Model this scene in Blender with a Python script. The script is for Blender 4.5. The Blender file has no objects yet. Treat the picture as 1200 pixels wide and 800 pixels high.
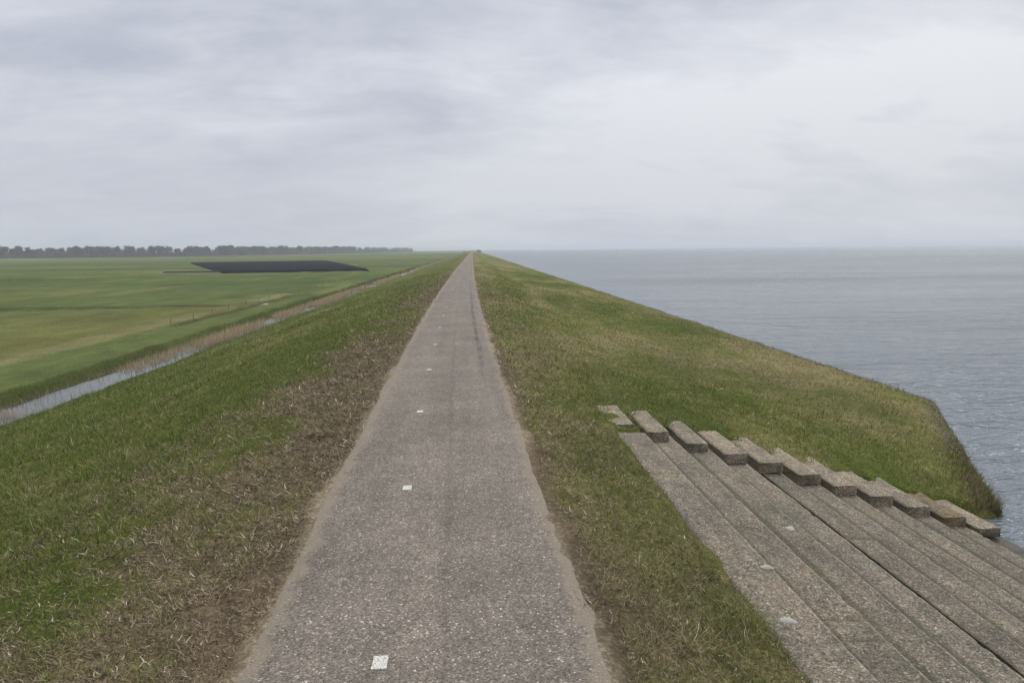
import bpy, math, random
import numpy as np
from mathutils import Matrix, Vector
R = math.radians
rng = np.random.default_rng(7); random.seed(7)
scene = bpy.context.scene
C = scene.collection

# ------------------------------------------------------------------ dimensions (metres; path surface at z = 0)
CAM_Z = 2.4
PATH_W = 2.1
SEA_Z = -1.53
DITCH_Z = -3.42
FIELD_Z = -3.1
STEP_X0, STEP_Z0, STEP_W, STEP_R = 2.46, -0.25, 0.466, 0.125     # nose of the uppermost tread, tread width, riser
N_STEP = 12
STEP_Y0 = -4.0
BLOCK_XR = [2.36, 2.80, 3.32, 3.83, 4.31, 4.78, 5.24, 5.70, 6.16, 6.62, 7.02]      # right face and near end of each end block
BLOCK_Y = [9.77, 9.48, 9.29, 9.14, 9.04, 8.89, 8.77, 8.67, 8.56, 8.48, 8.36]
BLOCK_L = 1.30
def y_end(X): return 9.43+.86-.265*(np.clip(X, 1.9, 7.8)-2.8)+.42*(fbm(X*2.3, X*0+4, 37, 3)-.5)      # where the turf closes over the blocks

# ------------------------------------------------------------------ numpy noise
def _h(i, j, s):
    n = (i.astype(np.int64)*374761393 + j.astype(np.int64)*668265263 + s*974711) & 0xFFFFFFFF
    n = ((n ^ (n >> 13))*1274126177) & 0xFFFFFFFF
    n = ((n ^ (n >> 16))*2246822519) & 0xFFFFFFFF
    return ((n ^ (n >> 15)) & 0xFFFFFF)/float(0xFFFFFF)
def vnoise(x, y, s=0):
    x = np.asarray(x, float); y = np.asarray(y, float)
    i = np.floor(x); j = np.floor(y); fx = x-i; fy = y-j
    fx = fx*fx*(3-2*fx); fy = fy*fy*(3-2*fy)
    a = _h(i, j, s); b = _h(i+1, j, s); c = _h(i, j+1, s); d = _h(i+1, j+1, s)
    return (a*(1-fx)+b*fx)*(1-fy) + (c*(1-fx)+d*fx)*fy
def fbm(x, y, s=0, o=4):
    t = 0; a = .5; n = 0
    for k in range(o):
        t = t + a*vnoise(x, y, s+k*17); n += a; a *= .5; x = x*2.03+5.1; y = y*2.03-3.7
    return t/n
def sst(a, b, x):
    t = np.clip((x-a)/(b-a), 0, 1); return t*t*(3-2*t)

# ------------------------------------------------------------------ the lie of the land
def xc(Y):                                            # centre line of the path
    return -.2 - .85*(1-np.exp(-np.maximum(Y, -6)/25.))
def x_water(Y):                                       # where the sea side slope meets the bank
    return np.where(Y < 9.1, 7.65, np.where(Y > 16.2, 11.5, 7.65+3.85*(Y-9.1)/7.1)) + .10*(fbm(np.asarray(Y)*.9, np.asarray(Y)*0, 91, 3)-.5)*np.clip(np.asarray(Y)/15, .3, 3)
PL = np.array([[-22.2, FIELD_Z], [-20.3, FIELD_Z+.12], [-18.75, FIELD_Z+.08], [-18.2, -3.35], [-17.75, -3.55], [-17.2, -3.9], [-16.6, -3.9], [-16.15, -3.45], [-15.4, -3.2], [-14, -2.85], [-4.2, -.33], [-3.2, -.12], [-2.2, -.03], [-1.3, 0.0], [0., 0.]])
def height(X, Y, micro=True):
    X = np.asarray(X, float); Y = np.asarray(Y, float)
    far = np.where(Y > 60, 1, 0)
    Xl = X + .25*(fbm(Y*.12, Y*0+3.3, 5, 3)-.5)*sst(-8, -15, X)
    z = np.interp(Xl, PL[:, 0], PL[:, 1])
    # sea side
    xw = x_water(Y); t = sst(9.3, 17.5, Y)
    s = (X-2.0)/(xw-2.0)
    zn = np.interp(s, [-1, 0, .08, .86, 1.0, 1.04, 1.2], [-.20, -.20, -.25, -1.33, -1.46, -1.95, -2.6])
    zf = np.interp(s, [-1, 0, .24, .55, .93, 1.0, 1.02, 1.1], [-.10, -.16, -.80, -1.08, -1.37, -1.43, -1.9, -2.6])
    zr = zn*(1-t)+zf*t
    xe = xc(Y)+1.05
    wr = np.clip((X-xe)/np.maximum(2.0-xe, .05), 0, 1)
    zr = np.where(X < 2.0, zr*wr, zr)
    z = np.where(X > xe, zr, z)
    # sunk below the steps and their end blocks
    nose = STEP_Z0-(X-STEP_X0)/STEP_W*STEP_R
    under = sst(2.0, 2.12, X+.10*(fbm(X*0+1, Y*1.6, 33, 3)-.5))*(1-sst(-.05, .13, Y-np.where(X < 2.44, 9.50, y_end(X))))
    z = z*(1-under) + (nose-.42)*under
    # field ditches (narrow grooves)
    for (y0, k, x1, d, w) in FIELD_DITCH:
        dy = np.abs(Y-(y0+k*(X+23)))
        g = (1-sst(w*.25, w, dy))*sst(x1+.6, x1-.6, X)*(X < -15)
        z = z-d*g
    g = (1-sst(.15, .5, np.abs(X+22.4)))*sst(50, 56, Y)*(1-sst(88, 94, Y))
    z = z-.45*g
    # path bed
    u = X-xc(Y)
    z = z-.05*(1-sst(.86, 1.02, np.abs(u)))
    if micro:
        g = sst(1.0, 1.3, np.abs(u))*(1-under)*np.where(X > xw-.1, 0.3, 1)
        amp = 1+1.5*sst(10, 60, Y)
        z = z + g*(.10*(fbm(X*3.2, Y*3.0, 11, 4)-.5) + .10*amp*(fbm(X*.45, Y*.35, 12, 3)-.5)*sst(1.3, 3, np.abs(u))*np.where(X > 2.0, np.clip((xw-X)/1.5, 0, 1), 1))
        z = z + .02*(fbm(X*1.1, Y*6, 41, 2)-.5)*(1-sst(.15, .35, np.abs(np.abs(u)-1.1)))*.5
    return z
FIELD_DITCH = [(70.5, .055, -23.2, .5, 1.4), (222, 1.15, -72, .6, 4.5), (300, .02, -19.5, .5, 3.0)]

# natural patchiness of the vegetation: 'dry' = share of straw, 'bare' = soil
def cover(X, Y):
    u = X-xc(Y); xw = x_water(Y)
    n1 = fbm(X*.7, Y*.45, 51, 4); n2 = fbm(X*2.6, Y*2.0, 52, 4); n3 = fbm(X*.16, Y*.09, 53, 3)
    n = n1*.6+n2*.4
    left = X < xc(Y)
    w = -2.75+.55*sst(9, 28, Y)-.6*(fbm(Y*.35, Y*0, 54, 3)-.5)*2 - .5*(n2-.5)
    verge = 1-sst(-.9, .9, (w-u)-2.6*(n-.5))           # 1 on the worn verge
    dryL = .12+.72*verge*(1-.40*sst(6, 22, Y)) + 1.1*(n-.5) + .6*(n3-.5) + .45*sst(.5, .75, fbm(X*.5, Y*.06, 57, 3))*sst(-5, -9, X)
    bareL = verge*(.56-.36*sst(6, 22, Y)+2.4*(n-.46)) + (1-sst(1.05, 1.35, -u))*.9
    vr = 1-sst(.9, 2.2, u-1.1+1.6*(n-.5))
    dryR = .53+.24*vr+1.5*(n-.5)+1.3*(n3-.5)+1.1*(fbm(X*.8, Y*.10, 74, 4)-.5)*sst(1.5, 3, X)+.20*np.exp(-((X-4.3-.3*np.sin(Y*.13))/.55)**2)
    dryR = dryR - .3*sst(.5, .68, fbm(X*.55+3, Y*.16, 56, 3)) + .12*sst(-.9, -.1, X-xw)
    dryR = dryR-.45*sst(.9, 1.5, X)*(1-sst(2.2, 2.6, X))*(1-sst(8.5, 9.5, Y))*np.clip(n*3-.9, 0, 1)
    bareR = vr*(.20-.16*sst(5, 16, Y)+1.0*(n-.45)) + (1-sst(1.02, 1.38+.3*(n2-.5), u))*.95
    dry = np.where(left, dryL, dryR); bare = np.where(left, bareL, bareR)
    return np.clip(dry, 0, 1), np.clip(bare, 0, 1), n, n3

# ------------------------------------------------------------------ helpers
def mesh_obj(name, verts, faces, mat=None, parent=None, smooth=True, loc=None):
    me = bpy.data.meshes.new(name)
    verts = np.asarray(verts, np.float32)
    if isinstance(faces, np.ndarray):
        k = faces.shape[1]; nf = faces.shape[0]
        me.vertices.add(len(verts)); me.vertices.foreach_set('co', verts.ravel())
        me.loops.add(nf*k); me.loops.foreach_set('vertex_index', faces.astype(np.int32).ravel())
        me.polygons.add(nf); me.polygons.foreach_set('loop_start', np.arange(0, nf*k, k, dtype=np.int32))
        me.polygons.foreach_set('loop_total', np.full(nf, k, np.int32))
        me.update(calc_edges=True)
    else:
        me.from_pydata([tuple(map(float, v)) for v in verts], [], faces); me.update()
    me.polygons.foreach_set('use_smooth', np.full(len(me.polygons), smooth)); me.validate()
    if mat: me.materials.append(mat)
    o = bpy.data.objects.new(name, me); C.objects.link(o)
    if parent: o.parent = parent
    if loc is not None: o.location = loc
    return o
def colattr(o, name, col):
    a = o.data.color_attributes.new(name, 'FLOAT_COLOR', 'POINT')
    c = np.ones((len(o.data.vertices), 4), np.float32); c[:, :3] = col
    a.data.foreach_set('color', c.ravel())
def fattr(o, name, v):
    a = o.data.attributes.new(name, 'FLOAT', 'POINT'); a.data.foreach_set('value', np.asarray(v, np.float32).ravel())
def tag(o, label=None, cat=None, group=None, kind=None):
    if label: o['label'] = label
    if cat: o['category'] = cat
    if group: o['group'] = group
    if kind: o['kind'] = kind
    return o
def empty(name, loc, rz=0):
    o = bpy.data.objects.new(name, None); C.objects.link(o); o.location = loc; o.rotation_euler = (0, 0, rz)
    o.empty_display_size = .2; return o
def grid_faces(nr, nc):
    i = np.arange(nr-1)[:, None]*nc + np.arange(nc-1)[None, :]
    return np.stack([i, i+1, i+1+nc, i+nc], -1).reshape(-1, 4)

class NT:
    def __init__(s, name):
        s.m = bpy.data.materials.new(name); s.m.use_nodes = True; s.t = s.m.node_tree; s.n = s.t.nodes
        s.bsdf = s.n['Principled BSDF']; s.out = s.n['Material Output']
    def __call__(s, kind, ins=None, **props):
        nd = s.n.new('ShaderNode'+kind)
        for k, v in props.items(): setattr(nd, k, v)
        if ins:
            for k, v in ins.items():
                sock = nd.inputs[k]
                if isinstance(v, bpy.types.NodeSocket): s.t.links.new(v, sock)
                else: sock.default_value = v
        return nd
    def link(s, a, b): s.t.links.new(a, b)
    def noise(s, vec, scale, detail=3, rough=.55, dist=0):
        return s('TexNoise', {'Vector': vec, 'Scale': scale, 'Detail': detail, 'Roughness': rough, 'Distortion': dist}).outputs['Fac']
    def ramp(s, fac, stops, interp='LINEAR'):
        nd = s('ValToRGB', {'Fac': fac}); cr = nd.color_ramp; cr.interpolation = interp
        while len(cr.elements) < len(stops): cr.elements.new(.5)
        for e, (p, c) in zip(cr.elements, stops):
            e.position = p; e.color = (*c, 1) if hasattr(c, '__len__') else (c, c, c, 1)
        return nd.outputs['Color']
    def mix(s, fac, a, b, mode='MIX'):
        nd = s.n.new('ShaderNodeMix'); nd.data_type = 'RGBA'; nd.blend_type = mode
        for k, v in ((0, fac), (6, a), (7, b)):
            if isinstance(v, bpy.types.NodeSocket): s.t.links.new(v, nd.inputs[k])
            else: nd.inputs[k].default_value = v if k == 0 else ((*v, 1) if len(v) == 3 else v)
        return nd.outputs[2]
    def math(s, op, a, b=0., clamp=False):
        nd = s.n.new('ShaderNodeMath'); nd.operation = op; nd.use_clamp = clamp
        for k, v in ((0, a), (1, b)):
            if isinstance(v, bpy.types.NodeSocket): s.t.links.new(v, nd.inputs[k])
            else: nd.inputs[k].default_value = v
        return nd.outputs[0]
    def bump(s, h, strength, dist, normal=None):
        ins = {'Height': h, 'Strength': strength, 'Distance': dist}
        if normal is not None: ins['Normal'] = normal
        return s('Bump', ins).outputs['Normal']
    def pos(s): return s('NewGeometry').outputs['Position']
    def scaled(s, vec, sc, rot=(0, 0, 0)):
        return s('Mapping', {'Vector': vec, 'Scale': sc, 'Rotation': rot}).outputs['Vector']
    def fin(s, col, rough=.9, normal=None, spec=.3):
        b = s.bsdf
        if isinstance(col, bpy.types.NodeSocket): s.link(col, b.inputs['Base Color'])
        else: b.inputs['Base Color'].default_value = (*col, 1)
        if isinstance(rough, bpy.types.NodeSocket): s.link(rough, b.inputs['Roughness'])
        else: b.inputs['Roughness'].default_value = rough
        b.inputs['Specular IOR Level'].default_value = spec
        if normal is not None: s.link(normal, b.inputs['Normal'])
        return s.m

# ------------------------------------------------------------------ materials
def m_ground():
    s = NT('ground'); p = s.pos()
    g = s('VertexColor', layer_name='gcol').outputs['Color']
    n1 = s.noise(p, 34, 5, .7); n2 = s.noise(p, 7, 4, .65); n3 = s.noise(p, .8, 4, .6)
    n4 = s.noise(s.scaled(p, (.35, .09, 1)), 1.0, 5, .65); g = s.mix(1, g, s.ramp(n4, [(.3, (.78, .80, .78)), (.7, (1.24, 1.2, 1.15))]), 'MULTIPLY')
    v = s.math('ADD', s.math('MULTIPLY', n1, 1.1), s.math('MULTIPLY', n2, .6))
    col = s.mix(1, g, s.ramp(v, [(.45, .42), (.85, 1.0), (1.25, 1.75)]), 'MULTIPLY')
    col = s.mix(1, col, s.ramp(n3, [(.25, (.80, .82, .80)), (.75, (1.2, 1.17, 1.15))]), 'MULTIPLY')
    b = s.bump(v, .9, .03)
    return s.fin(col, .95, b, .1)
def m_asphalt():
    s = NT('worn_asphalt'); p = s.pos()
    uu = s('Attribute', attribute_name='pu').outputs['Fac']; yy = s('Attribute', attribute_name='py').outputs['Fac']
    vo = s('TexVoronoi', {'Vector': p, 'Scale': 92., 'Randomness': 1.}, voronoi_dimensions='3D')
    rnd = s('SeparateColor', {'Color': vo.outputs['Color']}).outputs[0]
    col = s.ramp(rnd, [(0, (.085, .076, .067)), (.4, (.150, .135, .121)), (.78, (.200, .181, .163)), (.93, (.255, .233, .212)), (.98, (.34, .315, .292)), (1, (.58, .55, .52))])
    vo2 = s('TexVoronoi', {'Vector': p, 'Scale': 42., 'Randomness': 1.})
    r2 = s('SeparateColor', {'Color': vo2.outputs['Color']}).outputs[1]
    chip = s.math('MULTIPLY', s.math('GREATER_THAN', r2, .955), s.math('LESS_THAN', vo2.outputs['Distance'], .30))
    col = s.mix(s.math('MULTIPLY', chip, .8), col, (.42, .40, .37))
    n1 = s.noise(p, .9, 5, .6); n2 = s.noise(s.scaled(p, (2.2, .12, 1)), 1.0, 4, .6); n3 = s.noise(p, 6, 4, .65)
    col = s.mix(1, col, s.ramp(n1, [(.3, (.77, .755, .73)), (.7, (1.07, 1.045, 1.01))]), 'MULTIPLY')
    col = s.mix(1, col, s.ramp(n2, [(.3, (.84, .84, .85)), (.7, (1.14, 1.13, 1.12))]), 'MULTIPLY')
    col = s.mix(1, col, s.ramp(n3, [(.3, (.86, .86, .86)), (.7, (1.12, 1.12, 1.12))]), 'MULTIPLY')
    # tar seam on the right and the worn joint in the middle
    wob = s.math('MULTIPLY', s.math('SUBTRACT', s.noise(s.scaled(p, (0, .35, 0)), 1, 3), .5), .14)
    d = s.math('ABSOLUTE', s.math('SUBTRACT', s.math('ADD', uu, wob), .72))
    inY = s.math('MULTIPLY', s.ramp(s.math('DIVIDE', yy, 60.), [(.20, 0), (.27, 1)]), s.ramp(s.math('DIVIDE', yy, 60.), [(.55, 1), (.85, .25)]))
    brk = s.ramp(s.noise(s.scaled(p, (3, .5, 1)), 2.2, 4), [(.36, 0), (.55, 1)])
    seam = s.math('MULTIPLY', s.math('MULTIPLY', s.ramp(d, [(.03, 1), (.085, 0)]), inY), brk)
    col = s.mix(s.math('MULTIPLY', seam, .62), col, (.045, .042, .045))
    d2 = s.math('ABSOLUTE', s.math('SUBTRACT', s.math('ADD', uu, wob), .12))
    col = s.mix(s.math('MULTIPLY', s.ramp(d2, [(.0, 1), (.05, 0)]), .22), col, (.05, .047, .045))
    # sand blown over the edges
    e = s.math('ADD', s.math('ABSOLUTE', uu), s.math('MULTIPLY', s.math('SUBTRACT', s.noise(p, 3.2, 6, .75), .5), .55))
    sand = s.ramp(e, [(.93, 0), (1.09, .65)])
    sc = s.mix(s.noise(p, 60, 4, .7), (.12, .10, .078), (.32, .272, .215))
    col = s.mix(sand, col, sc)
    h = s.math('ADD', s.math('MULTIPLY', vo.outputs['Distance'], -1.), s.math('MULTIPLY', n3, .6))
    return s.fin(col, .88, s.bump(h, .7, .008), .3)
def m_concrete(name, lichen=.25, tint=(1, 1, 1), wet=False):
    s = NT(name); p = s.pos()
    vo = s('TexVoronoi', {'Vector': s.scaled(p, (1, .8, 1)), 'Scale': 88., 'Randomness': 1.})
    rnd = s('SeparateColor', {'Color': vo.outputs['Color']}).outputs[0]
    col = s.ramp(rnd, [(0, (.085, .078, .069)), (.4, (.165, .152, .136)), (.8, (.225, .208, .187)), (.94, (.30, .28, .255)), (1, (.46, .44, .41))])
    n1 = s.noise(p, 1.6, 5, .65); n2 = s.noise(s.scaled(p, (2.5, .5, 1)), 2.4, 5, .65); n3 = s.noise(p, 14, 5, .7)
    n4 = s.noise(p, 45, 4, .75)
    col = s.mix(1, col, s.ramp(n1, [(.3, (.72, .72, .74)), (.55, (1, .98, .95)), (.75, (1.2, 1.16, 1.08))]), 'MULTIPLY')
    col = s.mix(1, col, s.ramp(n2, [(.32, (.70, .72, .72)), (.65, (1.14, 1.11, 1.06))]), 'MULTIPLY')
    col = s.mix(1, col, s.ramp(n3, [(.3, (.72, .72, .72)), (.7, (1.22, 1.2, 1.17))]), 'MULTIPLY')
    col = s.mix(1, col, s.ramp(n4, [(.3, (.66, .66, .66)), (.7, (1.28, 1.27, 1.25))]), 'MULTIPLY')
    col = s.mix(1, col, (*tint, 1), 'MULTIPLY'); col = s('VectorMath', {0: col, 'Scale': s('Attribute', attribute_name='tone').outputs['Fac']}, operation='SCALE').outputs[0]
    fl = s.ramp(s.noise(s.scaled(p, (32, 80, 40), (0, 0, R(35))), 1.0, 4, .7), [(.28, (.66, .65, .64)), (.5, (1, 1, 1)), (.72, (1.40, 1.38, 1.35))]); col = s.mix(1, col, fl, 'MULTIPLY')
    # lichen and lime bloom
    li = s.math('MULTIPLY', s.ramp(s.noise(p, 2.3, 3), [(.66-.18*lichen, 0), (.78-.15*lichen, 1)]), s.ramp(n3, [(.42, 0), (.62, 1)]))
    col = s.mix(s.math('MULTIPLY', li, .6), col, (.22, .145, .06))
    wh = s.math('MULTIPLY', s.ramp(s.noise(s.scaled(p, (1, 1, 1)), 9., 3, .6), [(.66, 0), (.72, 1)]), s.ramp(s.noise(p, .8, 2), [(.5, 0), (.62, 1)]))
    col = s.mix(s.math('MULTIPLY', wh, .6), col, (.40, .385, .36))
    mo = s.math('MULTIPLY', s.ramp(s.noise(p, 1.1, 4, .7), [(.55, 0), (.70, 1)]), s.ramp(n4, [(.4, 0), (.6, 1)]))
    col = s.mix(s.math('MULTIPLY', mo, .5), col, (.055, .062, .03))
    # worn paler nose edge
    ed = s('Attribute', attribute_name='edge').outputs['Fac']
    col = s.mix(s.math('MULTIPLY', ed, s.ramp(n3, [(.35, .1), (.62, .85)])), col, (.36, .335, .295))
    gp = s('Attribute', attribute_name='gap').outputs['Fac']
    col = s.mix(s.math('MULTIPLY', gp, s.ramp(n3, [(.35, .25), (.65, .9)])), col, (.045, .047, .025))  # dark strip: painted gap shade at tread backs, moss on blocks, joint lines
    # wet and algae-dark near the waterline
    z = s('SeparateXYZ', {'Vector': p}).outputs['Z']
    wl = s.ramp(s.math('ADD', s.math('MULTIPLY', s.math('SUBTRACT', z, SEA_Z), 1.0), s.math('MULTIPLY', s.math('SUBTRACT', n2, .5), .15)), [(.05, 1), (.17, 0)])
    col = s.mix(wl, col, s.mix(.5, s.mix(1, col, (.32, .34, .33, 1), 'MULTIPLY'), (.045, .043, .022)))
    h = s.math('ADD', s.math('ADD', s.math('MULTIPLY', n3, .7), s.math('MULTIPLY', n4, .8)), s.math('MULTIPLY', vo.outputs['Distance'], -.6))
    rough = s.math('SUBTRACT', .93, s.math('MULTIPLY', wl, .55))
    return s.fin(col, rough, s.bump(h, .9, .014), .3)
def m_attr(name, rough=.8, spec=.2, trans=.0):
    s = NT(name); c = s('VertexColor', layer_name='col').outputs['Color']
    s.fin(c, rough, None, spec)
    if trans:
        tr = s('BsdfTranslucent', {'Color': c})
        mx = s('MixShader', {0: trans, 1: s.bsdf.outputs[0], 2: tr.outputs[0]})
        s.link(mx.outputs[0], s.out.inputs['Surface'])
    return s.m
def m_sea():
    s = NT('sea'); p = s.pos()
    w1 = s.noise(s.scaled(p, (.70, 2.0, 1), (0, 0, R(12))), 1.0, 4, .58, .4)
    w2 = s.noise(s.scaled(p, (2.6, 5.6, 1), (0, 0, R(4))), 1.0, 3, .6, .5)
    w3 = s.noise(s.scaled(p, (.035, .10, 1), (0, 0, R(20))), 1.0, 3, .55)
    calm = s.ramp(s.noise(s.scaled(p, (.010, .035, 1), (0, 0, R(-6))), 1.0, 4, .6), [(.36, .65), (.64, 1.35)])
    x = s('SeparateXYZ', {'Vector': p}).outputs['X']
    shore = s.ramp(s.math('DIVIDE', x, 100.), [(.08, .55), (.22, 1.0)])
    h = s.math('MULTIPLY', s.math('ADD', s.math('MULTIPLY', w1, .62), s.math('MULTIPLY', w2, .36)), s.math('MULTIPLY', calm, shore))
    w4 = s.noise(s.scaled(p, (.22, .60, 1), (0, 0, R(9))), 1.0, 4, .6, .4)
    h = s.math('ADD', s.math('ADD', h, s.math('MULTIPLY', w3, 2.2)), s.math('MULTIPLY', w4, 1.1))
    nb = s.bump(h, 1.0, .75)
    col = s.ramp(s.noise(s.scaled(p, (.01, .03, 1)), 1, 3), [(.3, (.100, .124, .152)), (.7, (.122, .148, .178))])
    m = s.fin(col, .18, nb, .50); s.bsdf.inputs['IOR'].default_value = 1.33
    return m
def m_still_water():
    s = NT('ditch_water'); p = s.pos()
    n = s.noise(s.scaled(p, (3, 1.2, 1)), 1.4, 3)
    m = s.fin((.035, .040, .038), .05, s.bump(n, .15, .03), .6); s.bsdf.inputs['IOR'].default_value = 1.33
    return m
def m_paint():
    s = NT('road_paint'); p = s.pos()
    n = s.noise(p, 90, 4, .7)
    return s.fin(s.ramp(n, [(.40, (.20, .19, .175)), (.50, (.50, .50, .48)), (.8, (.66, .66, .64))]), .7, s.bump(n, .4, .004))
def m_wood():
    s = NT('grey_wood'); p = s.pos()
    n = s.noise(s.scaled(p, (20, 20, 3)), 1.0, 4, .6)
    return s.fin(s.ramp(n, [(.3, (.11, .105, .095)), (.7, (.20, .19, .175))]), .9)
def m_plain(name, a, b, scale=6, rough=.9, bump=.3, dist=.02):
    s = NT(name); p = s.pos(); n = s.noise(p, scale, 5, .65)
    return s.fin(s.mix(n, a, b), rough, s.bump(n, bump, dist), .3)
M_ground = m_ground(); M_path = m_asphalt(); M_sea = m_sea(); M_ditch = m_still_water()
M_step = m_concrete('weathered_concrete', .25, (1.0, .985, .955)); M_block = m_concrete('block_concrete', .05, (1.32, 1.27, 1.18)); M_lich = m_concrete('lichen_concrete', 1.7, (.85, .8, .7))
M_grass = m_attr('grass_blade', .75, .25, .25); M_straw = m_attr('straw', .85, .15, .1); M_reed = m_attr('reed', .85, .15, .15)
M_paint = m_paint(); M_wood = m_wood()
M_bark = m_plain('bark', (.050, .045, .040), (.095, .085, .078), 3)
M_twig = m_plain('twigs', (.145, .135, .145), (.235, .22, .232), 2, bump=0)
M_bush = m_plain('scrub', (.035, .036, .028), (.075, .070, .055), 2)
M_sheet = None

# ------------------------------------------------------------------ ground sheet
def seq(a, b, step): return np.arange(a, b-1e-6, step)
cols = np.concatenate([-np.geomspace(9000, 80, 46), seq(-78, -26, 1.6), seq(-26, -20, .3), seq(-20, -15, .16), seq(-15, -4, .24), seq(-4, -1.6, .08), seq(-1.6, 2.4, .06), seq(2.4, 13.2, .12), [13.2, 14, 15, 17]])
rows = [-14.]
while rows[-1] < 9000:
    y = rows[-1]; d = .35 if y < 1 else (.065 if y < 13 else max(.07, (y-8)*.014))
    if 66 < y < 76: d = .3
    rows.append(y+d)
rows = np.array(rows)
GX, GY = np.meshgrid(cols, rows)
GZ = height(GX, GY)
ground = mesh_obj('ground', np.stack([GX, GY, GZ], -1).reshape(-1, 3), grid_faces(len(rows), len(cols)), M_ground)
tag(ground, kind='structure')
GREEN = np.array([.078, .100, .020]); GREEN_D = np.array([.040, .057, .011]); OLIVE = np.array([.128, .122, .048]); STRAW = np.array([.200, .165, .105])
SOIL = np.array([.092, .072, .052]); SAND = np.array([.205, .172, .132])
def lerp(a, b, t): return a*(1-t)[..., None]+b*t[..., None]
def ground_col(X, Y):
    dry, bare, n, n3 = cover(X, Y); u = X-xc(Y); xw = x_water(Y)
    c = lerp(np.broadcast_to(GREEN_D*1.15, X.shape+(3,)), GREEN, np.clip((n-.3)*2.2, 0, 1))
    c = lerp(c, OLIVE, np.clip(dry*1.15, 0, 1)); c = lerp(c, STRAW*.82, np.clip(dry*1.2-.62, 0, .7))
    c = lerp(c, SOIL, np.clip(bare*1.2, 0, .92))
    sand = (1-sst(1.02, 1.20, np.abs(u)+.38*(fbm(X*3, Y*1.4, 71, 5)-.5)))
    c = lerp(c, SAND, np.clip(sand*.9, 0, 1))
    # polder
    f = sst(-17.9, -18.8, X)
    fn = fbm(X*.03, Y*.02, 61, 4); fs = fbm(X*.25, Y*.05, 62, 3)
    fc = lerp(np.broadcast_to(np.array([.046, .068, .020]), X.shape+(3,)), np.array([.078, .098, .033]), np.clip(fn*1.6-.3, 0, 1))
    y2 = 70.5+.055*(X+23)
    olive = (X < -23)*(1-sst(-1.5, 1.5, Y-y2))
    fc = lerp(fc, np.array([.098, .094, .030]), olive*np.clip(.35+1.1*(fs-.35), 0, .9))
    fc = lerp(fc, np.array([.105, .12, .040]), .5*sst(.5, .7, fs)*(1-olive))
    fc = lerp(fc, np.array([.040, .045, .020]), .8*(1-sst(.4, 1.3, np.abs(Y-y2-2.2+1.5*(fbm(X*.08, X*0, 68, 2)-.5))))*(X < -23.5))
    fc = fc*(1+.35*(fbm(X*1.2, Y*.35, 69, 4)-.5)+.25*(fbm(X*.35, Y*.05, 70, 3)-.5))[..., None]
    fc = lerp(fc, np.array([.20, .175, .105]), .55*(1-sst(.3, 1.6, np.abs(Y-y2+.6)))*(X < -23.5)*np.clip(.4+fbm(X*.2, Y, 63, 3), 0, 1))
    fc = lerp(fc, np.array([.19, .17, .10]), .55*(1-sst(.3, 1.6, np.abs(X+24.3)))*np.clip(fbm(X*0, Y*.2, 64, 3)*2-.4, 0, 1)*(Y < 90))
    for (yy, x0, x1, k) in ((118, -400, -60, .4), (262, -500, -25, .5), (430, -600, -20, .4), (640, -900, -20, .7)):
        fc = lerp(fc, np.array([.16, .15, .075]), k*(1-sst(.5, yy*.018, np.abs(Y-yy-.05*X)))*(X > x0)*(X < x1))
    fc = lerp(fc, np.array([.26, .24, .16]), .8*(1-sst(8, 22, np.abs(Y-690-.1*(X+400))))*(X < -420))
    for (y0, k, x1, d, w) in FIELD_DITCH:
        fc = lerp(fc, np.array([.050, .045, .028]), .85*(1-sst(w*.2, w*.8, np.abs(Y-(y0+k*(X+23)))))*sst(x1+.6, x1-.6, X))
    fc = lerp(fc, np.array([.050, .050, .026]), .7*(1-sst(.2, .55, np.abs(X+22.75)))*sst(50, 56, Y)*(1-sst(88, 94, Y)))
    for (ya, yb, m_) in ((88, 118, (1.12, 1.06, 1.1)), (118, 160, (.90, .95, .9)), (160, 222, (1.08, 1.05, 1.05)), (222, 262, (.84, .90, .9)), (262, 300, (1.16, 1.10, 1.2)), (300, 430, (.9, .96, .95)), (430, 640, (1.15, 1.08, 1.15)), (640, 900, (.88, .94, .9))):
        b_ = sst(ya-.8, ya+.8, Y-.05*X)*(1-sst(yb-.8, yb+.8, Y-.05*X)); fc = fc*(1+b_[..., None]*(np.array(m_)-1))
    for yl in (118, 160, 262, 430):
        fc = lerp(fc, np.array([.045, .048, .022]), .7*(1-sst(yl*.003, yl*.009, np.abs(Y-yl-.05*X+1.2*(fbm(X*.05, X*0, 72, 2)-.5))))*(X < -24))
    c = lerp(c, fc, f)
    bank = (1-sst(.35, .9, np.abs(X+17.7)))
    c = lerp(c, np.array([.062, .047, .030]), bank*.85)
    c = lerp(c, np.array([.036, .048, .012]), .8*(1-sst(.2, .5, np.abs(X+18.45)+.4*(fbm(X*2, Y*.5, 67, 3)-.5))))  # far bank face: rank grass, darkened to paint in its shade
    c = lerp(c, np.array([.055, .075, .022]), sst(-13.5, -15.2, X)*(1-sst(-15.8, -16.3, X)*1.)*.6*(X > -16.6))
    # stone toe of the bank on the sea side
    toe = sst(-.42, -.12, X-xw+.4*(fbm(X*2, Y*1.3, 66, 3)-.5))*(Y > 12)
    c = lerp(c, np.array([.085, .078, .066]), toe*.9)
    return c
colattr(ground, 'gcol', ground_col(GX, GY).reshape(-1, 3))

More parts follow.
